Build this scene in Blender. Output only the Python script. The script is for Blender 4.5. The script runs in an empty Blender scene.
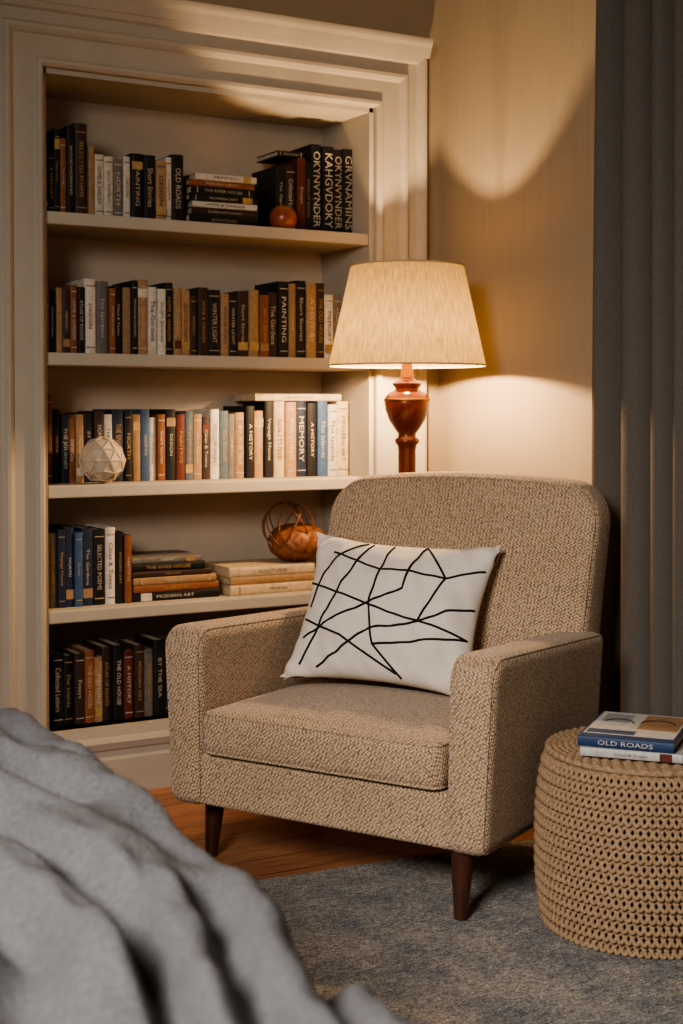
import bpy, math, random
from mathutils import Vector, Matrix, noise
random.seed(7)
pi=math.pi
def L(r,g,b,a=1.0):
    f=lambda c:(c/255/12.92) if c/255<=0.04045 else ((c/255+0.055)/1.055)**2.4
    return (f(r),f(g),f(b),a)
# ------------------------------------------------------------ mesh builder
class MB:
    def __init__(s): s.v=[];s.f=[];s.c=[]
    def add(s,vs,fs,col=(1,1,1,1),M=None):
        o=len(s.v)
        for p in vs:
            p=Vector(p)
            s.v.append(M@p if M is not None else p)
        for f in fs:
            s.f.append(tuple(i+o for i in f)); s.c.append(col)
    def box(s,a,b,col=(1,1,1,1),M=None):
        x0,y0,z0=a;x1,y1,z1=b
        s.add([(x0,y0,z0),(x1,y0,z0),(x1,y1,z0),(x0,y1,z0),(x0,y0,z1),(x1,y0,z1),(x1,y1,z1),(x0,y1,z1)],
              [(0,3,2,1),(4,5,6,7),(0,1,5,4),(1,2,6,5),(2,3,7,6),(3,0,4,7)],col,M)
    def lathe(s,prof,seg=48,col=(1,1,1,1),M=None,caps=True):
        vs=[];fs=[];n=len(prof)
        for i in range(seg):
            a=2*pi*i/seg
            for r,z in prof: vs.append((r*math.cos(a),r*math.sin(a),z))
        for i in range(seg):
            j=(i+1)%seg
            for k in range(n-1):
                fs.append((i*n+k,j*n+k,j*n+k+1,i*n+k+1))
        if caps:
            fs.append(tuple(i*n for i in range(seg))[::-1]); fs.append(tuple(i*n+n-1 for i in range(seg)))
        s.add(vs,fs,col,M)
    def tube(s,path,r,sides=6,closed=False,col=(1,1,1,1),M=None,flat=1.0):
        path=[Vector(p) for p in path];n=len(path);vs=[];fs=[];pn=None
        for i,p in enumerate(path):
            if closed: t=path[(i+1)%n]-path[i-1]
            else: t=path[min(i+1,n-1)]-path[max(i-1,0)]
            if t.length<1e-9: t=Vector((1,0,0))
            t.normalize()
            if pn is None:
                ref=Vector((0,0,1)) if abs(t.z)<0.9 else Vector((1,0,0))
                nn=t.cross(ref).normalized()
            else:
                nn=(pn-t*pn.dot(t))
                nn=nn.normalized() if nn.length>1e-6 else pn
            pn=nn;bb=t.cross(nn)
            rr=r[i] if isinstance(r,(list,tuple)) else r
            for k in range(sides):
                a=2*pi*k/sides
                vs.append(p+nn*math.cos(a)*rr+bb*math.sin(a)*rr*flat)
        for i in range(n if closed else n-1):
            j=(i+1)%n
            for k in range(sides):
                l=(k+1)%sides
                fs.append((i*sides+k,i*sides+l,j*sides+l,j*sides+k))
        if not closed:
            fs.append(tuple(range(sides))[::-1]);fs.append(tuple((n-1)*sides+k for k in range(sides)))
        s.add(vs,fs,col,M)
    def build(s,name,mat,parent=None,smooth=False,loc=None,rotz=0,angle=None):
        me=bpy.data.meshes.new(name)
        me.from_pydata([tuple(p) for p in s.v],[],s.f)
        at=me.attributes.new('Col','FLOAT_COLOR','CORNER')
        data=[]
        for f,c in zip(s.f,s.c):
            data.extend(list(c)*len(f))
        at.data.foreach_set('color',data)
        me.validate();me.update()
        if smooth:
            me.polygons.foreach_set('use_smooth',[True]*len(me.polygons))
            if angle:
                try: me.set_sharp_from_angle(angle=math.radians(angle))
                except Exception: pass
        ob=bpy.data.objects.new(name,me)
        bpy.context.collection.objects.link(ob)
        if mat: me.materials.append(mat)
        if parent: ob.parent=parent
        if loc: ob.location=loc
        if rotz: ob.rotation_euler=(0,0,rotz)
        return ob
def empty(name,loc=(0,0,0),rotz=0):
    e=bpy.data.objects.new(name,None);bpy.context.collection.objects.link(e)
    e.location=loc;e.rotation_euler=(0,0,rotz);e.empty_display_size=.1
    return e
def bevel(ob,w,seg=2):
    m=ob.modifiers.new('bevel','BEVEL');m.width=w;m.segments=seg;m.limit_method='ANGLE';m.angle_limit=math.radians(40)
# rounded slab
def rr_outline(w,h,rc,n=8,m=10):
    # corners order: (-,0),( +,0),(+,h),(-,h)
    cs=[(-w/2,0,rc[0],180),(w/2,0,rc[1],270),(w/2,h,rc[2],0),(-w/2,h,rc[3],90)]
    pts=[]
    for idx,(cx,cy,r,a0) in enumerate(cs):
        sx=1 if cx<0 else -1; sy=1 if cy==0 else -1
        ox,oy=cx+sx*r,cy+sy*r
        arc=[]
        for k in range(n+1):
            a=math.radians(a0+90*k/n)
            arc.append(((ox+r*math.cos(a),oy+r*math.sin(a)),(math.cos(a),math.sin(a))))
        pts.extend(arc)
        nx=cs[(idx+1)%4];sx2=1 if nx[0]<0 else -1;sy2=1 if nx[1]==0 else -1
        a=math.radians(nx[3]);q=(nx[0]+sx2*nx[2]+nx[2]*math.cos(a),nx[1]+sy2*nx[2]+nx[2]*math.sin(a))
        p=arc[-1][0];nrm=arc[-1][1]
        for k in range(1,m):
            t=k/m;pts.append(((p[0]*(1-t)+q[0]*t,p[1]*(1-t)+q[1]*t),nrm))
    return pts
def slab(mb,w,h,t,rc,re,bf,bb,fn,pipe=None,col=(1,1,1,1)):
    rc=tuple(max(r,re+.003) for r in rc)
    out=rr_outline(w,h,rc);N=len(out);cx,cy=0,h/2
    rings=[]
    def ins(d,c): return [(p[0]-n[0]*d,p[1]-n[1]*d,c) for p,n in out]
    base=[(p[0]-n[0]*re,p[1]-n[1]*re) for p,n in out]
    wi,hi=w/2-re,h/2-re
    def g(x,y):
        return max(0,1-(abs(x)/wi)**2.2)**.8*max(0,1-(abs(y-cy)/hi)**2.2)**.8
    S=[.12,.25,.4,.55,.7,.82,.92,.97]
    for s_ in S:
        rings.append([(cx+(x-cx)*s_,cy+(y-cy)*s_,-t/2-bb*g((x-cx)*s_,cy+(y-cy)*s_)) for x,y in base])
    K=6
    for k in range(K+1):
        a=pi/2*k/K
        rings.append(ins(re*(1-math.sin(a)),-t/2+re*(1-math.cos(a))))
    for k in range(K+1):
        a=pi/2*k/K
        rings.append(ins(re*(1-math.cos(a)),t/2-re*(1-math.sin(a))))
    for s_ in reversed(S):
        rings.append([(cx+(x-cx)*s_,cy+(y-cy)*s_,t/2+bf*g((x-cx)*s_,cy+(y-cy)*s_)) for x,y in base])
    vs=[];fs=[]
    for r in rings: vs+= [fn(*p) for p in r]
    R=len(rings)
    for i in range(R-1):
        for k in range(N):
            l=(k+1)%N
            fs.append((i*N+k,i*N+l,(i+1)*N+l,(i+1)*N+k))
    c0=len(vs);vs.append(fn(cx,cy,-t/2-bb));vs.append(fn(cx,cy,t/2+bf))
    for k in range(N):
        l=(k+1)%N
        fs.append((c0,l,k));fs.append((c0+1,(R-1)*N+k,(R-1)*N+l))
    mb.add(vs,fs,col)
    if pipe:
        d=re*(1-math.sin(pi/4))
        for sgn in pipe[1]:
            mb.tube([fn(p[0]-n[0]*d,p[1]-n[1]*d,sgn*(t/2-d)) for p,n in out],pipe[0],6,True,col)
# ------------------------------------------------------------ materials
def newmat(name,rough=.6,base=(.5,.5,.5,1),spec=.3,metal=0):
    m=bpy.data.materials.new(name);m.use_nodes=True
    nt=m.node_tree;b=nt.nodes['Principled BSDF']
    b.inputs['Base Color'].default_value=base;b.inputs['Roughness'].default_value=rough
    b.inputs['Specular IOR Level'].default_value=spec;b.inputs['Metallic'].default_value=metal
    return m,nt,b
def N(nt,t,**kw):
    n=nt.nodes.new(t)
    for k,v in kw.items():
        if k in n.inputs: n.inputs[k].default_value=v
        else: setattr(n,k,v)
    return n
def coord(nt,scale=(1,1,1),rot=(0,0,0),src='Object'):
    c=nt.nodes.new('ShaderNodeTexCoord');mp=nt.nodes.new('ShaderNodeMapping')
    mp.inputs['Scale'].default_value=scale;mp.inputs['Rotation'].default_value=rot
    nt.links.new(c.outputs[src],mp.inputs[0]);return mp.outputs[0]
def ramp(nt,fac,stops):
    r=nt.nodes.new('ShaderNodeValToRGB');e=r.color_ramp.elements
    while len(e)<len(stops): e.new(.5)
    for i,(p,c) in enumerate(stops): e[i].position=p;e[i].color=c
    nt.links.new(fac,r.inputs[0]);return r.outputs[0]
def bump(nt,b,h,strength=.3,dist=.01):
    n=nt.nodes.new('ShaderNodeBump');n.inputs['Strength'].default_value=strength;n.inputs['Distance'].default_value=dist
    nt.links.new(h,n.inputs['Height']);nt.links.new(n.outputs[0],b.inputs['Normal'])
def mix(nt,a,b_,fac,mode='MIX'):
    n=nt.nodes.new('ShaderNodeMix');n.data_type='RGBA';n.blend_type=mode
    if isinstance(fac,float): n.inputs[0].default_value=fac
    else: nt.links.new(fac,n.inputs[0])
    for s_,i in ((a,6),(b_,7)):
        if isinstance(s_,tuple): n.inputs[i].default_value=s_
        else: nt.links.new(s_,n.inputs[i])
    return n.outputs[2]
def noisetex(nt,vec,scale,detail=3,rough=.5):
    n=N(nt,'ShaderNodeTexNoise');n.inputs['Scale'].default_value=scale;n.inputs['Detail'].default_value=detail;n.inputs['Roughness'].default_value=rough
    nt.links.new(vec,n.inputs['Vector']);return n.outputs[0]
def wallmat(name,c1,c2,streak=True):
    m,nt,b=newmat(name,.8,spec=.15)
    v=coord(nt,(90,90,2.5) if streak else (8,8,8));n=noisetex(nt,v,1.5,4,.6)
    c=ramp(nt,n,[(.3,c1),(.7,c2)]);nt.links.new(c,b.inputs['Base Color'])
    bump(nt,b,n,.03 if streak else .1,.002);return m
M_wall=wallmat('wall_paper',L(152,137,116),L(158,143,122))
M_trim=wallmat('trim_paint',L(178,168,152),L(184,174,158),False)
M_shelfback=wallmat('bookcase_back_paint',L(186,171,152),L(192,177,158),False)
M_ceil=wallmat('ceiling_paint',L(200,192,180),L(210,200,188),False)
# floor
m,nt,b=newmat('wood_floor',.38,spec=.4)
v=coord(nt,(1,1,1))
br=N(nt,'ShaderNodeTexBrick');br.inputs['Scale'].default_value=1;br.inputs['Brick Width'].default_value=1.3;br.inputs['Row Height'].default_value=.11
br.inputs['Mortar Size'].default_value=.002;br.inputs['Color1'].default_value=L(206,142,100);br.inputs['Color2'].default_value=L(178,118,82);br.inputs['Mortar'].default_value=L(50,28,16)
nt.links.new(v,br.inputs['Vector'])
g=noisetex(nt,coord(nt,(3,45,3)),2,5,.6)
gc=ramp(nt,g,[(.3,L(150,150,150)),(.7,L(255,255,255))])
nt.links.new(mix(nt,br.outputs[0],gc,.8,'MULTIPLY'),b.inputs['Base Color']);bump(nt,b,g,.05,.003);M_floor=m
# woven tweed for chair
def weave(name,dark,mid,light,scale,bs=.9):
    m,nt,b=newmat(name,.92,spec=.1)
    v=coord(nt,(1,1,1),(.0,.0,.0))
    vo=N(nt,'ShaderNodeTexVoronoi');vo.inputs['Scale'].default_value=scale;vo.inputs['Randomness'].default_value=.35
    mp=coord(nt,(1,1,1),(.78,.5,.78));nt.links.new(mp,vo.inputs['Vector'])
    d=vo.outputs['Distance']
    c=ramp(nt,d,[(.12,light),(.45,mid),(.82,dark)])
    fine=noisetex(nt,v,420,2,.6)
    c2=ramp(nt,fine,[(.35,L(180,176,172)),(.65,(1,1,1,1))])
    c3=mix(nt,c,c2,.5,'MULTIPLY')
    big=ramp(nt,noisetex(nt,v,5,3),[(.3,L(235,233,230)),(.7,(1,1,1,1))])
    nt.links.new(mix(nt,c3,big,.7,'MULTIPLY'),b.inputs['Base Color'])
    inv=N(nt,'ShaderNodeMath',operation='SUBTRACT');inv.inputs[0].default_value=1;nt.links.new(d,inv.inputs[1])
    bump(nt,b,inv.outputs[0],bs,.004)
    b.inputs['Sheen Weight'].default_value=.2
    return m
M_chair=weave('tweed_upholstery',L(104,83,66),L(200,172,141),L(242,218,188),165,.8)
def simple(name,c,rough=.6,spec=.3,metal=0,ns=0,c2=None,bs=.1,stretch=(1,1,1),dist=.003):
    m,nt,b=newmat(name,rough,c,spec,metal)
    if ns:
        n=noisetex(nt,coord(nt,stretch),ns,4,.6)
        nt.links.new(ramp(nt,n,[(.3,c),(.7,c2 or c)]),b.inputs['Base Color']);bump(nt,b,n,bs,dist)
    return m
M_leg=simple('dark_walnut_leg',L(56,32,24),.35,.5,0,14,L(80,46,34),.05,(6,6,1))
M_lampwood=simple('turned_mahogany',L(84,34,20),.2,.6,0,10,L(120,54,30),.03,(3,3,1))
M_brass=simple('aged_brass',L(150,104,54),.4,.5,1)
M_pillow=simple('white_linen',L(218,208,194),.9,.1,0,260,L(234,224,210),.35,dist=.002)
M_ink=simple('black_cord_print',L(26,24,26),.8,.2)
M_curtain=simple('grey_linen_curtain',L(92,86,80),.9,.1,0,420,L(106,99,92),.25,(1,1,.3))
M_duvet=simple('grey_cotton_duvet',L(98,98,100),.88,.12,0,130,L(116,116,118),.7,dist=.006)
M_rope=simple('seagrass_rope',L(132,108,84),.85,.15,0,160,L(174,146,117),.5)
M_core=simple('pouf_core',L(40,28,20),.9,.1)
M_globe=simple('whitewashed_ceramic',L(184,166,144),.7,.2,0,40,L(206,188,164),.2)
M_clay=simple('terracotta_glaze',L(130,66,42),.3,.5,0,14,L(156,82,54),.05)
M_copper=simple('woven_rattan_brown',L(104,62,40),.5,.35,.1,60,L(150,96,62),.4)
M_bulb,ntb,bb_=newmat('warm_bulb',.4,(1,.8,.5,1));bb_.inputs['Emission Color'].default_value=(1,.72,.4,1);bb_.inputs['Emission Strength'].default_value=8
m,nt,b=newmat('book_cover',.55,spec=.35)
at=N(nt,'ShaderNodeAttribute');at.attribute_name='Col';
nn_=noisetex(nt,coord(nt),60,3)
nt.links.new(mix(nt,at.outputs['Color'],ramp(nt,nn_,[(.3,L(215,210,205)),(.6,(1,1,1,1))]),.7,'MULTIPLY'),b.inputs['Base Color']);M_book=m
# rug
m,nt,b=newmat('wool_rug',.97,spec=.05)
v=coord(nt);n1=noisetex(nt,v,7,6,.7);n2=noisetex(nt,coord(nt,(1,3.2,1)),60,4,.7);n3=noisetex(nt,coord(nt,(1,1.6,1)),190,3,.75)
c=ramp(nt,n1,[(.36,L(182,182,184)),(.5,L(212,207,200)),(.64,L(238,228,214))])
c=mix(nt,c,ramp(nt,n2,[(.38,L(150,154,162)),(.6,L(252,249,244))]),.85,'MULTIPLY')
c=mix(nt,c,ramp(nt,n3,[(.42,L(138,138,140)),(.56,(1,1,1,1))]),.9,'MULTIPLY')
nt.links.new(c,b.inputs['Base Color']);bump(nt,b,n3,.8,.006);M_rug=m
# shade
m=bpy.data.materials.new('linen_lampshade');m.use_nodes=True;nt=m.node_tree;nt.nodes.clear()
out=N(nt,'ShaderNodeOutputMaterial');tr=N(nt,'ShaderNodeBsdfTranslucent');df=N(nt,'ShaderNodeBsdfDiffuse');mx=N(nt,'ShaderNodeMixShader')
tc=N(nt,'ShaderNodeTexCoord');sp=N(nt,'ShaderNodeSeparateXYZ');nt.links.new(tc.outputs['Object'],sp.inputs[0])
at2=N(nt,'ShaderNodeMath',operation='ARCTAN2');nt.links.new(sp.outputs[1],at2.inputs[0]);nt.links.new(sp.outputs[0],at2.inputs[1])
cb=N(nt,'ShaderNodeCombineXYZ');nt.links.new(at2.outputs[0],cb.inputs[0])
ml=N(nt,'ShaderNodeMath',operation='MULTIPLY');ml.inputs[1].default_value=.5;nt.links.new(sp.outputs[2],ml.inputs[0]);nt.links.new(ml.outputs[0],cb.inputs[2])
ns=noisetex(nt,cb.outputs[0],42,3,.7)
cc=ramp(nt,ns,[(.35,L(70,58,36)),(.65,L(98,84,56))])
cd=ramp(nt,ns,[(.35,L(146,126,92)),(.65,L(188,167,130))])
nt.links.new(cc,tr.inputs[0]);nt.links.new(cd,df.inputs[0]);mx.inputs[0].default_value=.5
nt.links.new(tr.outputs[0],mx.inputs[1]);nt.links.new(df.outputs[0],mx.inputs[2]);nt.links.new(mx.outputs[0],out.inputs[0]);M_shade=m

# ------------------------------------------------------------ room
YW=3.85; XC=2.59; NX0=1.2586; NX1=2.338; NT=2.05; ND=.31
for a_,b_ in (((-2.2,YW,0),(NX0,YW+.4,2.75)),((NX1,YW,0),(XC+.15,YW+.4,2.75)),((NX0,YW,NT),(NX1,YW+.4,2.75)),((NX0,YW+ND+.02,0),(NX1,YW+.4,NT))):
    w=MB();w.box(a_,b_);w.build('wall_back',M_wall)
w=MB();w.box((XC,-1.6,0),(XC+.15,YW,2.75));w.build('wall_right',M_wall)
w=MB();w.box((-2.35,-1.6,0),(-2.2,YW+.4,2.75));w.build('wall_left',M_wall)
w=MB();w.box((-2.35,-1.6,-.1),(XC+.15,YW+.4,0));w.build('floor',M_floor)
w=MB();w.box((-2.35,-1.6,2.75),(XC+.15,YW+.4,2.85));w.build('ceiling',M_ceil)
w=MB();w.box((XC-.016,-1.6,0),(XC,YW-.03,.13));w.box((XC-.022,-1.6,.1),(XC,YW-.03,.115));w.build('baseboard_right',M_trim)
w=MB();w.box((-2.2,YW-.016,0),(NX0-.2,YW,.13));w.build('baseboard_back',M_trim)
# built-in bookcase
BC=empty('built_in_bookcase')
prof=[(0,.0),(0,.022),(.008,.03),(.018,.03),(.022,.022),(.026,.018),(.085,.018),(.09,.026),(.1,.034),(.11,.034),(.116,.024),(.12,.02),(.15,.02),(.156,.03),(.17,.036),(.18,.036),(.184,.03),(.184,0)]
c=MB();vs=[];fs=[]
x0,x1,zt=NX0,NX1,NT
for px,pz,ex,ez in ((x0,0,-1,0),(x0,zt,-1,1),(x1,zt,1,1),(x1,0,1,0)):
    for o,p in prof: vs.append((px+ex*o,YW-p,pz+ez*o))
n=len(prof)
for i in range(3):
    for k in range(n-1): fs.append((i*n+k,i*n+k+1,(i+1)*n+k+1,(i+1)*n+k))
c.add(vs,fs)
c.build('casing',M_trim,BC)
c=MB() # crown along x
cp=[(2.222,.0),(2.222,.04),(2.235,.045),(2.25,.05),(2.262,.058),(2.27,.06),(2.278,.06),(2.278,0)]
vs=[(x,YW-p,z) for x in (x0-.2,x1+.188) for z,p in cp];n=len(cp)
c.add(vs,[(k,k+1,n+k+1,n+k) for k in range(n-1)]+[tuple(range(n)),tuple(range(n,2*n))])
c.build('crown',M_trim,BC)
c=MB() # base plinth
cp=[(0,.04),(.10,.04),(.11,.034),(.125,.034),(.13,.04),(.15,.046),(.158,.04),(.165,.03),(.19,.026),(.19,-.3)]
vs=[(x,YW-p,z) for x in (x0-.01,x1+.01) for z,p in cp];n=len(cp)
c.add(vs,[(k,k+1,n+k+1,n+k) for k in range(n-1)]);c.build('plinth',M_trim,BC)
c=MB();c.box((x0,YW+ND,0),(x1,YW+ND+.02,zt));c.build('back_panel',M_shelfback,BC)
c=MB();c.box((x0-.001,YW-.0,0),(x0+.014,YW+ND,zt));c.box((x1-.014,YW,0),(x1+.001,YW+ND,zt));c.box((x0,YW,zt-.014),(x1,YW+ND,zt+.001));c.build('side_panels',M_trim,BC)
SH=[1.655,1.26,.885,.53,.19]
c=MB()
for z in SH: c.box((x0+.014,YW+.004,z-.036),(x1-.014,YW+ND,z))
o=c.build('shelves',M_trim,BC);bevel(o,.004,2)
# ------------------------------------------------------------ books
def sx(p,y):
    t=(p-341)/1400; return y*(.5+.866*t)/(.866-.5*t)
_cache={}
def word(wd):
    if wd in _cache: return _cache[wd]
    cu=bpy.data.curves.new('t','FONT');cu.body=wd;cu.size=1;cu.resolution_u=2
    ob=bpy.data.objects.new('t',cu);bpy.context.collection.objects.link(ob)
    dg=bpy.context.evaluated_depsgraph_get();me=ob.evaluated_get(dg).to_mesh()
    vs=[v.co.copy() for v in me.vertices];fs=[tuple(p.vertices) for p in me.polygons]
    ob.evaluated_get(dg).to_mesh_clear()
    bpy.data.objects.remove(ob);bpy.data.curves.remove(cu)
    if vs:
        mx_=max(v.x for v in vs);mn=min(v.x for v in vs);hy=max(v.y for v in vs)
        vs=[Vector(((v.x-mn)/hy,v.y/hy,0)) for v in vs];wd_=(mx_-mn)/hy
    else: wd_=1
    _cache[wd]=(vs,fs,wd_);return _cache[wd]
WORDS=['DESIGN','THE RIVER HOUSE','HOME & GARDEN','MODERN ART','ATLAS OF ROADS','WINTER LIGHT','The Gardens','A HISTORY','Short Stories','NORTH','THE OLD HOUSE','Collected Letters','PAINTING','Voyage Home','OLD ROADS','MEMORY','Cities & Towns','WOODWORKING','SOLITUDE','Essays','The Islands','BY THE SEA','SELECTED POEMS','THE JOURNEY']
BIGW=['KAHGVDOKY','GRVNAMINS','OKYNVYNDER','HEUMVKE']
C={'K':L(28,27,30),'N':L(36,46,68),'B':L(62,86,118),'T':L(160,128,94),'O':L(136,84,54),'W':L(206,198,184),'C':L(196,174,140),'R':L(100,48,38),'G':L(116,110,104),'D':L(62,45,38),'Y':L(180,150,96),'S':L(88,102,112)}
PG=L(200,184,156)
def book(mb,w_,h,d,col,M,title=True,big=False,frac=None):
    t=min(.0028,w_*.18)
    mb.box((t,.004,.003),(w_-t,d-.004,h-.003),PG,M)
    mb.box((0,.003,0),(t,d,h),col,M);mb.box((w_-t,.003,0),(w_,d,h),col,M)
    n=6;bul=min(.006,w_*.16);vs=[]
    for z in (0,h):
        for k in range(n+1):
            a=pi*k/n;vs.append((w_/2-w_/2*math.cos(a),.003-bul*math.sin(a),z))
    fs=[(k,k+1,n+1+k+1,n+1+k) for k in range(n)]+[tuple(range(n+1))[::-1],tuple(range(n+1,2*n+2))]
    mb.add(vs,fs,col,M)
    lum=sum(col[:3])
    tc=random.choice([L(190,178,156),L(176,146,90),L(200,192,176)]) if lum<.75 else random.choice([L(50,44,42),L(96,46,36),L(46,54,74)])
    yf=.003-bul-.0007
    if random.random()<.45 and not big:
        for z in (h*.08,h*.9): mb.box((w_*.12,yf+.0002,z),(w_*.88,yf+.002,z+.0022),tc,M)
    if random.random()<.25 and not big:
        lc=random.choice([C['W'],C['Y'],C['R'],C['T']]);z=h*random.choice([.1,.76]);mb.box((w_*.06,yf+.0001,z),(w_*.94,yf+.003,z+h*.12),lc,M)
    if title:
        vs,fs,ww=word(random.choice(BIGW if big else WORDS))
        hh=w_*(.66 if big else random.choice([.28,.34,.42]));Lm=h*(.84 if big else .6)
        sxx=Lm/ww; sxx=min(sxx,hh*1.5)
        L2=sxx*ww;z1=h*.5+L2/2
        T=[Vector((w_/2-hh/2+v.y*hh,yf-.0003,z1-v.x*sxx)) for v in vs]
        mb.add(T,fs,tc,M)
def row(name,z,yf,items,dep=.16):
    mb=MB()
    for it in items:
        p0,p1,h,k=it[:4];big=len(it)>4 and it[4]
        a=sx(p0,yf);b_=sx(p1,yf)
        M=Matrix.Translation((a+.0005,yf+random.uniform(-.006,.008),z+.0005))
        d=min(dep*random.uniform(.85,1.05),YW+ND-yf-.012)
        col=C[k];j=random.uniform(.85,1.15);col=(min(1,col[0]*j),min(1,col[1]*j),min(1,col[2]*j),1)
        book(mb,b_-a-.001,h,d,col,M,True,big)
    return mb.build(name,M_book)
row('book_row',SH[0],3.90,[(46,52,.16,'D'),(52,59,.17,'K'),(59,65,.24,'K'),(65,71,.215,'O'),(71,79,.25,'K'),(79,92,.262,'D'),(92,98,.2,'T'),(98,108,.178,'W'),(108,117,.175,'W'),(117,127,.17,'G'),(127,134,.18,'W'),(134,146,.19,'K'),(146,158,.188,'K'),(158,169,.175,'T'),(169,175,.19,'W'),(175,187,.2,'K')])
row('book_row',SH[0],3.953,[(277,287,.205,'K'),(287,297,.21,'D'),(297,305,.235,'R'),(305,312,.225,'K'),(312,322,.285,'K',1),(322,333,.28,'K',1),(333,343,.275,'K',1),(343,353,.28,'K',1)],.18)
def seq(start,spec):
    r=[];x=start
    for wd,h,k in spec: r.append((x,x+wd,h,k));x+=wd
    return r
row('book_row',SH[1],3.90,seq(47,[(6,.19,'O'),(7,.175,'K'),(6,.185,'T'),(8,.18,'D'),(7,.195,'O'),(7,.19,'K'),(12,.215,'W'),(12,.21,'G'),(6,.19,'O'),(8,.2,'K'),(8,.195,'T'),(6,.215,'K'),(11,.22,'T'),(9,.2,'W'),(8,.195,'W'),(8,.215,'K'),(7,.2,'T'),(10,.195,'T'),(7,.18,'D'),(10,.205,'D'),(13,.2,'K'),(8,.19,'T'),(8,.185,'K'),(11,.2,'D'),(10,.205,'T'),(9,.19,'O'),(10,.2,'D'),(10,.235,'K'),(7,.23,'T'),(10,.24,'K'),(10,.232,'T'),(8,.235,'D'),(9,.2,'W'),(8,.2,'G')]))
row('book_row',SH[2],3.975,seq(50,[(6,.26,'O'),(8,.215,'K'),(8,.2,'N'),(7,.19,'O'),(8,.2,'T'),(10,.205,'K'),(10,.21,'D'),(8,.2,'W'),(12,.215,'N'),(8,.21,'K'),(8,.2,'T'),(9,.215,'B'),(7,.19,'W'),(8,.2,'O'),(10,.215,'K'),(9,.2,'R'),(8,.21,'S'),(9,.2,'T'),(8,.19,'D'),(9,.215,'W'),(9,.21,'S'),(7,.2,'G'),(10,.205,'T'),(9,.225,'K'),(10,.21,'T'),(9,.24,'K'),(11,.24,'C'),(11,.238,'T'),(11,.24,'N'),(10,.235,'K'),(10,.24,'B'),(9,.23,'W'),(12,.24,'C'),(9,.235,'K'),(11,.238,'K')]),.17)
row('book_row',SH[3],3.915,seq(52,[(8,.215,'G'),(8,.225,'N'),(9,.23,'N'),(8,.215,'B'),(11,.225,'N'),(12,.22,'K'),(10,.225,'W'),(8,.21,'K'),(7,.2,'O')]))
row('book_row',SH[4],3.91,seq(54,[(12,.21,'K'),(10,.2,'K'),(10,.205,'D'),(10,.21,'O'),(8,.19,'T'),(10,.215,'D'),(11,.22,'K'),(10,.2,'R'),(10,.215,'D'),(9,.2,'G'),(12,.225,'K'),(9,.2,'N'),(10,.2,'T'),(12,.2,'K'),(10,.21,'N'),(12,.2,'K'),(11,.2,'D'),(10,.2,'W'),(12,.21,'K'),(12,.2,'O'),(12,.2,'K')]))
RY=Matrix.Rotation(-pi/2,4,'Y')
def lying(mb,x0_,z,yf,length,th,d,col,rz=0):
    M=Matrix.Translation((x0_+length,yf,z))@Matrix.Rotation(rz,4,'Z')@RY
    book(mb,th,length,d,col,M)
def stack(name,p0,p1,z,yf,spec,d=.17):
    mb=MB();a=sx(p0,yf);b_=sx(p1,yf);zz=z+.0005
    for th,k,f in spec:
        ln=(b_-a)*f;off=(b_-a)*random.uniform(0,1-f)
        lying(mb,a+off,zz,yf+random.uniform(0,.01),ln,th,d,C[k],random.uniform(-.03,.03));zz+=th+.0004
    return mb.build(name,M_book)
stack('book_stack',190,260,SH[0],3.91,[(.03,'K',.96),(.022,'D',.93),(.018,'W',.9),(.02,'K',.96),(.024,'K',.9),(.018,'O',.92),(.02,'W',.86)],.18)
stack('book_stack',132,223,SH[3],3.91,[(.026,'K',.97),(.022,'O',.92),(.022,'T',.9),(.018,'D',.86),(.022,'K',.8),(.018,'G',.75)],.18)
stack('book_stack',228,325,SH[3],3.90,[(.03,'C',.97),(.024,'T',.93),(.03,'C',.86)],.2)
mb=MB();lying(mb,sx(256,3.975),SH[2]+.242,3.975,.31,.022,.16,C['C']);mb.build('book_stack',M_book)
mb=MB();lying(mb,sx(279,3.953),SH[0]+.237,3.955,.09,.018,.15,C['K']);mb.build('book_stack',M_book)
# ornaments
def ico(sub,r):
    import bmesh
    bm=bmesh.new();bmesh.ops.create_icosphere(bm,subdivisions=sub,radius=r)
    vs=[v.co.copy() for v in bm.verts];fs=[tuple(v.index for v in f.verts) for f in bm.faces];es=[(e.verts[0].index,e.verts[1].index) for e in bm.edges];bm.free();return vs,fs,es
G=empty('geometric_globe_ornament',(sx(104,3.90),3.895,SH[2]+.0685))
vs,fs,es=ico(2,.066);mb=MB();mb.add(vs,fs);mb.build('faceted_body',M_globe,G)
mb=MB()
for a,b_ in es: mb.tube([vs[a]*1.01,vs[b_]*1.01],.002,5)
mb.build('ribs',M_globe,G)
mb=MB();pr=[(.012,0),(.03,.002),(.041,.018),(.044,.035),(.038,.055),(.022,.07),(.01,.073),(.008,.068)]
mb.lathe(pr,32);mb.build('round_clay_vase',M_clay,None,True,(sx(287,3.875),3.898,SH[0]+.0005))
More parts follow.
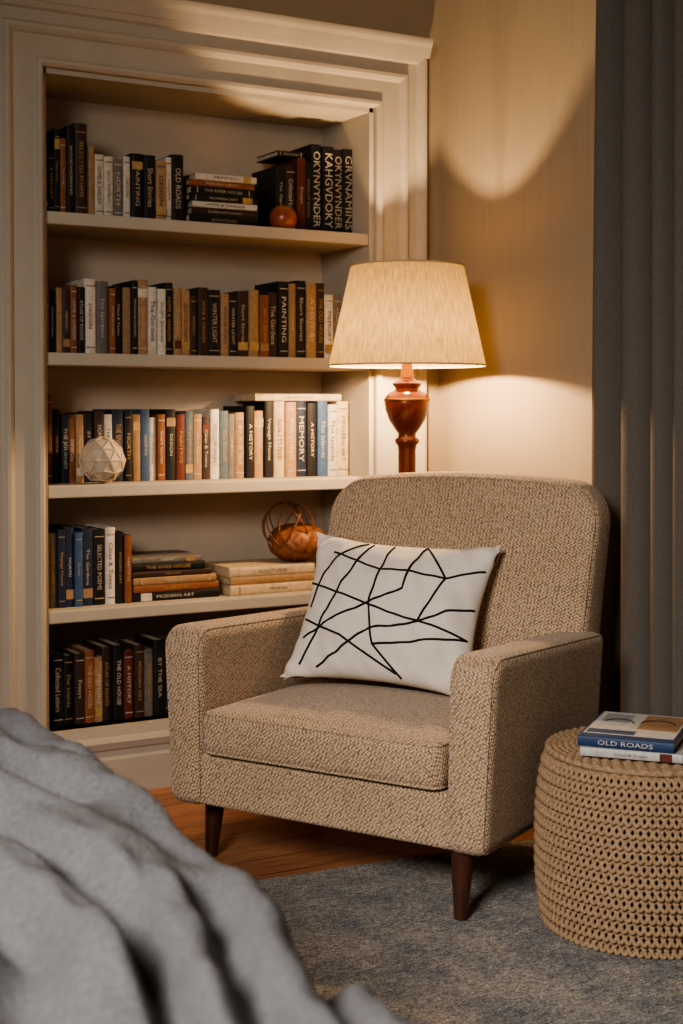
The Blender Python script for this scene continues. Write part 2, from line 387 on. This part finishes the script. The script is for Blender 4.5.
# woven ornament
O=empty('woven_rattan_ornament',(sx(298,3.98),3.985,SH[3]+.0865))
mb=MB();vs=[];fs=[];nu,nv=96,28
for j in range(nv+1):
    th=pi*j/nv
    for i in range(nu):
        a=2*pi*i/nu;r=.094*(math.sin(th)**.8)*(1+.03*math.cos(16*a+3*th)*math.cos(9*th))
        vs.append((r*math.cos(a),r*math.sin(a),-.06*math.cos(th)))
for j in range(nv):
    for i in range(nu):
        k=(i+1)%nu;fs.append((j*nu+i,j*nu+k,(j+1)*nu+k,(j+1)*nu+i))
mb.add(vs,fs);mb.build('basket_body',M_copper,O,True,(0,0,.06))
mb=MB()
for k in range(6):
    a=k*pi/6+.2
    Mx=Matrix.Translation((-.03,0,.108))@Matrix.Rotation(a,4,'Z')@Matrix.Rotation(.5*(k%3-1),4,'X')
    mb.tube([Mx@Vector((.085*math.cos(q*2*pi/40),0,.085*math.sin(q*2*pi/40))) for q in range(40)],.0025,6,True)
mb.build('twig_loops',M_copper,O,True)

# ------------------------------------------------------------ armchair
W=.853
CHL=(1.330,3.146,0);CHR=-math.radians(62.1)
CH=empty('armchair',CHL,CHR)
mb=MB();mb.box((.02,.012,.16),(W-.02,.59,.282));o=mb.build('seat_frame',M_chair,CH,False);bevel(o,.01,3)
AT=.094
def armfn(side):
    xc=AT/2+.008 if side<0 else W-AT/2-.006
    def fn(a,b_,c_):
        z=.155+b_; y=.313+a
        k=b_/.43
        x=xc+c_*(1+.2*k)+side*.016*k
        z-=.026*k*(a+.31)/.62
        return Vector((x,y,z))
    return fn
for side,nm in ((-1,'arm_left'),(1,'arm_right')):
    mb=MB();slab(mb,.626,.428,AT,(.012,.012,.02,.062),.027,0,0,armfn(side),(.0034,(1,-1)))
    mb.build(nm,M_chair,CH,True)
mb=MB()
def backfn(a,b_,c_):
    k=b_/.72
    z=.19+b_*.99+.032*(1-(2*a/W)**2)*k**4
    y=.56+c_*(1-.28*k)+.145*k**1.25
    x=W/2+.022+.012*k+a*(1+.02*k)
    y-=.02*(2*a/W)**2*k
    return Vector((x,y,z))
slab(mb,W-.085,.72,.15,(.02,.02,.095,.095),.035,.004,.03,backfn,(.0042,(1,-1)))
mb.build('backrest',M_chair,CH,True)
mb=MB()
slab(mb,W-2*AT-.02,.50,.108,(.035,.035,.02,.02),.03,.028,.0,lambda a,b_,c_:Vector((W/2+a,-.01+b_,.337+c_)),(.0042,(1,-1)))
mb.build('seat_cushion',M_chair,CH,True)
for i,(lx,ly,dx,dy) in enumerate(((.05,.13,-.006,-.012),(W-.08,.05,.006,-.02),(.06,.56,-.01,.03),(W-.06,.56,.01,.03))):
    mb=MB();z0=.0 if i!=1 else .0125
    mb.tube([(lx+dx,ly+dy,z0),(lx+dx*.8,ly+dy*.8,z0+.03),(lx,ly,.165)],[.0145,.017,.027],12)
    mb.build('leg_%d'%(i+1),M_leg,CH,True,angle=50)
# pillow
PW=empty('throw_pillow',(0,0,0))
chM=Matrix.Translation(CHL)@Matrix.Rotation(CHR,4,'Z')
lean=math.radians(28)
PM=chM@Matrix.Translation((.386,.332,.426))@Matrix.Rotation(math.radians(8),4,'Z')@Matrix.Rotation(-lean,4,'X')@Matrix.Rotation(math.radians(2),4,'Y')@Matrix.Translation((0,0,.185))
PW.matrix_world=PM
hw,hh=.254,.2
def pil(u,v,s):
    x=u*hw*(1-.11*(1-v*v)*abs(u)**2);z=v*hh*(1-.12*(1-u*u)*abs(v)**2)
    e=max(0,(1-u*u)*(1-v*v))
    T=.085*e**.5
    nz=noise.noise(Vector((x*9,z*9,s*3+1)))*.02*e**.5+noise.noise(Vector((x*26+z*12,z*18,s+5)))*.011*e**.3
    cr=max(0,1-(1-abs(u))/.5)*max(0,1-(1-abs(v))/.5)
    nz+=.012*math.sin(17*(u*v))*cr
    return Vector((x,-s*(T+nz*1.0),z))
n=56;mb=MB()
for s_ in (1,-1):
    vs=[];fs=[]
    for j in range(n+1):
        for i in range(n+1):
            u=math.sin((i/n*2-1)*pi/2);v=math.sin((j/n*2-1)*pi/2);vs.append(pil(u,v,s_))
    for j in range(n):
        for i in range(n):
            q=(j*(n+1)+i,j*(n+1)+i+1,(j+1)*(n+1)+i+1,(j+1)*(n+1)+i);fs.append(q if s_>0 else q[::-1])
    mb.add(vs,fs)
mb.build('pillow_body',M_pillow,PW,True)
lines=[(1,[(-.35,.92),(-.62,.62),(-.8,.25),(-.85,-.1)]),(0,[(-.28,.9),(-.45,.3),(-.82,-.85)]),(0,[(-.95,.25),(.1,-.12),(.96,-.3)]),
 (0,[(-.85,-.5),(.2,.2),(.3,.92)]),(0,[(.3,.92),(.6,.42),(.42,-.2)]),(0,[(-.9,-.25),(-.35,-.48),(.25,-.9)]),
 (0,[(-.05,.9),(-.12,-.02),(.0,-.55),(.3,-.95)]),(0,[(.42,-.2),(.72,-.02),(.98,.1)]),(0,[(-.7,.7),(-.1,.45),(.6,.42)]),
 (0,[(-.6,-.9),(-.05,-.35),(.42,-.2)]),(0,[(.6,.42),(.97,.62)]),(0,[(.0,-.55),(.96,-.3)])]
mb=MB()
for cv,ln in lines:
    pts=[]
    for i in range(len(ln)-1):
        p0=ln[max(i-1,0)];p1=ln[i];p2=ln[i+1];p3=ln[min(i+2,len(ln)-1)]
        for k in range(17):
            t=k/16
            if cv: f=lambda a,b_,c_,d:.5*((2*b_)+(-a+c_)*t+(2*a-5*b_+4*c_-d)*t*t+(-a+3*b_-3*c_+d)*t**3)
            else: f=lambda a,b_,c_,d:b_+(c_-b_)*t
            q=pil(f(p0[0],p1[0],p2[0],p3[0]),f(p0[1],p1[1],p2[1],p3[1]),1)+Vector((0,-.0004,0))
            if not pts or (q-pts[-1]).length>1e-4: pts.append(q)
    mb.tube(pts,.0031,6)
mb.build('line_pattern',M_ink,PW,True)
# ------------------------------------------------------------ lamp + table
LX,LY=2.255,3.52
T=empty('side_table',(LX,LY,-.022))
mb=MB();mb.lathe([(.0,.6),(.15,.6),(.158,.606),(.158,.614),(.15,.62),(.0,.62)],48,caps=False);mb.build('top',M_leg,T,True,angle=40)
mb=MB();mb.lathe([(.13,0.022),(.13,.034),(.05,.045),(.022,.07),(.018,.3),(.024,.5),(.05,.6)],32);mb.build('pedestal',M_leg,T,True,angle=50)
LP=empty('table_lamp',(LX,LY,.5985))
mb=MB();mb.lathe([(.075,0),(.078,.012),(.07,.022),(.05,.03),(.034,.045),(.028,.07),(.027,.15),(.026,.25),(.026,.38),(.028,.395),(.036,.405),(.036,.413),(.027,.42),(.026,.43),(.038,.446),(.053,.47),(.063,.498),(.067,.52),(.064,.538),(.054,.55),(.04,.556),(.034,.563),(.042,.572),(.044,.578),(.03,.586),(.02,.592),(.016,.605),(.012,.615)],48)
mb.build('turned_base',M_lampwood,LP,True,angle=60)
mb=MB();mb.lathe([(.066,.523),(.0685,.527),(.0685,.531),(.0655,.535)],48,caps=False);mb.lathe([(.014,.585),(.02,.595),(.019,.6),(.016,.63),(.014,.645)],24);mb.build('brass_fittings',M_brass,LP,True,angle=40)
mb=MB();zb,zt_=.630,.921
R0,R1=.231,.166
pr=[(R0+(R1-R0)*k/12,zb+(zt_-zb)*k/12) for k in range(13)]
mb.lathe(pr,96,caps=False);mb.build('shade',M_shade,LP,True)
mb=MB();mb.tube([(R0*math.cos(a*pi/32),R0*math.sin(a*pi/32),zb) for a in range(64)],.003,6,True);mb.tube([(R1*math.cos(a*pi/32),R1*math.sin(a*pi/32),zt_) for a in range(64)],.003,6,True)
for k in range(3):
    a=k*2*pi/3;mb.tube([(.012*math.cos(a),.012*math.sin(a),zt_-.03),(R1*math.cos(a),R1*math.sin(a),zt_-.002)],.0018,5)
mb.build('shade_rims',simple('shade_trim',L(190,168,128),.8),LP,True)
mb=MB();mb.lathe([(.012,.64),(.018,.644),(.024,.65),(.024,.658),(.015,.664),(.003,.666)],24);bu=mb.build('bulb',M_bulb,LP,True)
def light(name,typ,loc,e,col,**kw):
    l=bpy.data.lights.new(name,typ);l.energy=e;l.color=col
    for k,v_ in kw.items(): setattr(l,k,v_)
    o=bpy.data.objects.new(name,l);bpy.context.collection.objects.link(o);o.location=loc;return o
lo=light('lamp_light','POINT',(0,0,.69),54,(1,.67,.37),shadow_soft_size=.02);lo.parent=LP
# ------------------------------------------------------------ pouf
PX,PY,PH,PR=2.060,2.270,.358,.236
P=empty('woven_pouf',(PX,PY,.0125))
def prad(z): 
    k=(z/PH-.5)*2;return PR*(1-.07*abs(k)**2.6)
mb=MB();pr=[(prad(z)-.018,z) for z in [PH*k/16 for k in range(17)]];pr[0]=(prad(0)-.022,0.0);pr.append((prad(PH)-.04,PH+.004));pr.append((.001,PH+.006))
mb.lathe(pr,64,caps=False);mb.build('core',M_core,P,True)
mb=MB();rows_=15;dz=PH/rows_;K=46
for r_ in range(rows_):
    z0=dz*(r_+.5);seg=K*10
    for ph in (0,pi):
        pts=[]
        for i in range(seg):
            a=2*pi*i/seg;q=K*a+ph+(pi/2)*(r_%2)
            rad=prad(z0)-.006+.0048*math.cos(q*1.0+pi/2)
            pts.append((rad*math.cos(a),rad*math.sin(a),z0+dz*.38*math.sin(q)))
        mb.tube(pts,.0045,6,True)
for r_ in range(rows_+1):
    z0=min(max(dz*r_,.006),PH-.002);seg=300
    rad=prad(z0)-.012
    mb.tube([(rad*math.cos(2*pi*i/seg),rad*math.sin(2*pi*i/seg),z0) for i in range(seg)],[.0042+.0012*math.sin(i*1.3) for i in range(seg)],6,True)
mb.build('woven_side',M_rope,P,True)
mb=MB()
rr=prad(PH)-.012;k=0
while rr>.008:
    n=max(10,int(2*pi*rr/.0055));zz=PH+.004+ .008*(1-(rr/PR)**4)
    mb.tube([(rr*math.cos(2*pi*i/n),rr*math.sin(2*pi*i/n),zz+.0015*math.sin(i*1.4+k)) for i in range(n)],[.0072+.0018*math.sin(i*1.4+k) for i in range(n)],6,True)
    rr-=.0128;k+=1
mb.build('coiled_top',M_rope,P,True)
# books on pouf
ztop=.0125+PH+.0215
ang=math.atan2(-.79,.611)
mb=MB()
BX,BY=2.024,2.262
def flatbook(mb,cx,cy,z,length,depth,th,col,ang):
    M=Matrix.Translation((cx,cy,z))@Matrix.Rotation(ang,4,'Z')@Matrix.Translation((length/2,-depth/2,0))@RY
    book(mb,th,length,depth,col,M)
flatbook(mb,BX+.004,BY-.004,ztop,.205,.26,.018,L(190,188,184),ang+.05)
flatbook(mb,BX,BY,ztop+.0185,.195,.25,.022,L(40,62,100),ang)
Mc=Matrix.Translation((BX,BY,ztop+.0407))@Matrix.Rotation(ang,4,'Z')
def cov(x0_,y0_,x1_,y1_,col,dz=0): mb.box((x0_,y0_,0),(x1_,y1_,.0006+dz),col,Mc)
cov(-.092,-.095,.092,.12,L(196,192,186));cov(-.088,-.09,.01,-.055,L(60,78,112),.0003);cov(.005,-.03,.088,.11,L(160,126,94),.0003);cov(-.08,.02,-.02,.1,L(150,150,154),.0004)
mb.tube([Mc@Vector((.04+.035*math.cos(a*pi/14),.03+.03*math.sin(a*pi/14),.0012)) for a in range(15)],.0015,5,False,L(40,30,26))
mb.tube([Mc@Vector((-.04+.03*math.cos(a*pi/14),.02+.028*math.sin(a*pi/14),.0012)) for a in range(15)],.0015,5,False,L(40,30,26))
mb.build('book_stack',M_book)
# ------------------------------------------------------------ rug
mb=MB()
rw,rh=3.0,3.1
mb.box((-rw/2,-rh/2,0),(rw/2,rh/2,.011));o=mb.build('area_rug',M_rug,None,False,(.80,1.42,.0005),math.radians(-5));bevel(o,.004,2)
# ------------------------------------------------------------ curtain
CU=empty('curtain')
mb=MB();ny,nz=420,40;vs=[];fs=[]
y0c,y1c=2.93,1.75
for j in range(nz+1):
    z=.02+2.56*j/nz
    for i in range(ny+1):
        s_=i/ny;y=y0c+(y1c-y0c)*s_
        ph=2*pi*(y-y0c)/.092+1.1*math.sin(y*7.1)+.4*math.sin(z*1.3+y*3)
        amp=.052+.014*math.sin(y*11+1)
        sh=math.sin(ph)
        x=2.512+amp*sh+.006*math.sin(2.3*ph+1)
        vs.append((x,y+.020*math.cos(ph)+(.03*(1-z/2.6)*(1-i/60) if i<60 else 0)-.01,z))
for j in range(nz):
    for i in range(ny): a=j*(ny+1)+i;fs.append((a,a+1,a+ny+2,a+ny+1))
mb.add(vs,fs);mb.build('drape',M_curtain,CU,True)
mb=MB();mb.tube([(2.515,3.02,2.6),(2.515,1.6,2.6)],.012,12);mb.box((2.51,2.97,2.595),(2.59,2.982,2.605));mb.build('rod',M_brass,CU,True,angle=40)
# ------------------------------------------------------------ bed
BD=empty('bed')
mb=MB();R=.11;ztp=.614
def xe(y):
    return .60-.06*max(0,min(1,(1.9-y)/.9))
NXB=190
ys=[-1.0+3.55*k/380 for k in range(381)];Y=[(y,0) for y in ys]
for k in range(1,11):
    a=pi/2*k/10;Y.append((ys[-1]+R*math.sin(a),-R*(1-math.cos(a))))
for k in range(1,11): Y.append((ys[-1]+R,-R-.30*k/10))
def folds(x,y):
    wx=noise.noise(Vector((x*2.2,y*1.3,3)))*.16
    a=x*.97-y*.14+wx
    rid=math.sin(a*2*pi/.088+1.6*noise.noise(Vector((x*4,y*2.0,5))))
    rid=1-2*(1-(rid*.5+.5))**1.6
    r2=noise.noise(Vector((a*20+3,y*3.8,7)))
    big=noise.noise(Vector((x*2.0,y*1.5,11)))
    r3=noise.noise(Vector((a*34+3,y*9,17)))
    m_=.85+.8*noise.noise(Vector((x*5,y*2.4,21)))
    fine=noise.noise(Vector((a*60,y*14,4)))
    return .027*rid*max(.35,m_)+.026*r2+.02*big+.013*r3+.005*fine
vs=[];fs=[]
nX=0
for (y,dy) in Y:
    e_=xe(y);X=[(-1.25+(e_+1.25)*(k/NXB)**.7,0,0) for k in range(NXB+1)]
    for k in range(1,15):
        a=pi/2*k/14;X.append((e_+R*math.sin(a),-R*(1-math.cos(a)),1))
    for k in range(1,16): X.append((e_+R+.01*math.sin(k*.7),-R-.30*k/15,1))
    nX=len(X)
    for (x,dx,e) in X:
        f=folds(x,y+dy)
        z=ztp+dx+dy+f*(1 if dx>-R*.6 else .4)
        xx=x+(f*.3 if e else 0)
        vs.append((xx,y,max(.06,z)))
for j in range(len(Y)-1):
    for i in range(nX-1): a=j*nX+i;fs.append((a,a+1,a+nX+1,a+nX))
mb.add(vs,fs);mb.build('duvet',M_duvet,BD,True)
mb=MB();mb.box((-1.22,-.98,.2),(.50,2.5,.46));o=mb.build('mattress',M_pillow,BD);bevel(o,.04,3)
mb=MB();mb.box((-1.22,-.98,.08),(.5,2.5,.2))
for x in (-1.18,.44):
    for y in (-.93,2.42): mb.box((x,y,.012),(x+.05,y+.05,.08))
mb.build('bed_frame',M_leg,BD)
# ------------------------------------------------------------ lights / world / camera
def aim(o,t): o.rotation_euler=(Vector(t)-Vector(o.location)).to_track_quat('-Z','Y').to_euler()
a=light('room_fill','AREA',(-1.0,.4,2.1),36,(1,.93,.86),shape='RECTANGLE',size=.9,size_y=.8,spread=math.radians(95));aim(a,(1.9,2.2,.1))  # unseen area lamp added as soft fill from camera left, no window behind it
wd=bpy.data.worlds.new('World');bpy.context.scene.world=wd;wd.use_nodes=True
wd.node_tree.nodes['Background'].inputs[0].default_value=(.95,.92,.88,1);wd.node_tree.nodes['Background'].inputs[1].default_value=.18
sc=bpy.context.scene
try:
    sc.view_settings.view_transform='AgX';sc.view_settings.look='AgX - Medium High Contrast'
except Exception as ex: print(ex)
cam=bpy.data.cameras.new('camera');co=bpy.data.objects.new('camera',cam);bpy.context.collection.objects.link(co)
co.location=(0,0,1.1);co.rotation_euler=(math.radians(90-1.5),0,math.radians(-30))
cam.sensor_fit='VERTICAL';cam.sensor_height=36;cam.lens=1418/1024*36;cam.shift_y=-65.5/1024
cam.dof.use_dof=True;cam.dof.focus_distance=3.4;cam.dof.aperture_fstop=4.8
cam.clip_start=.02
sc.camera=co
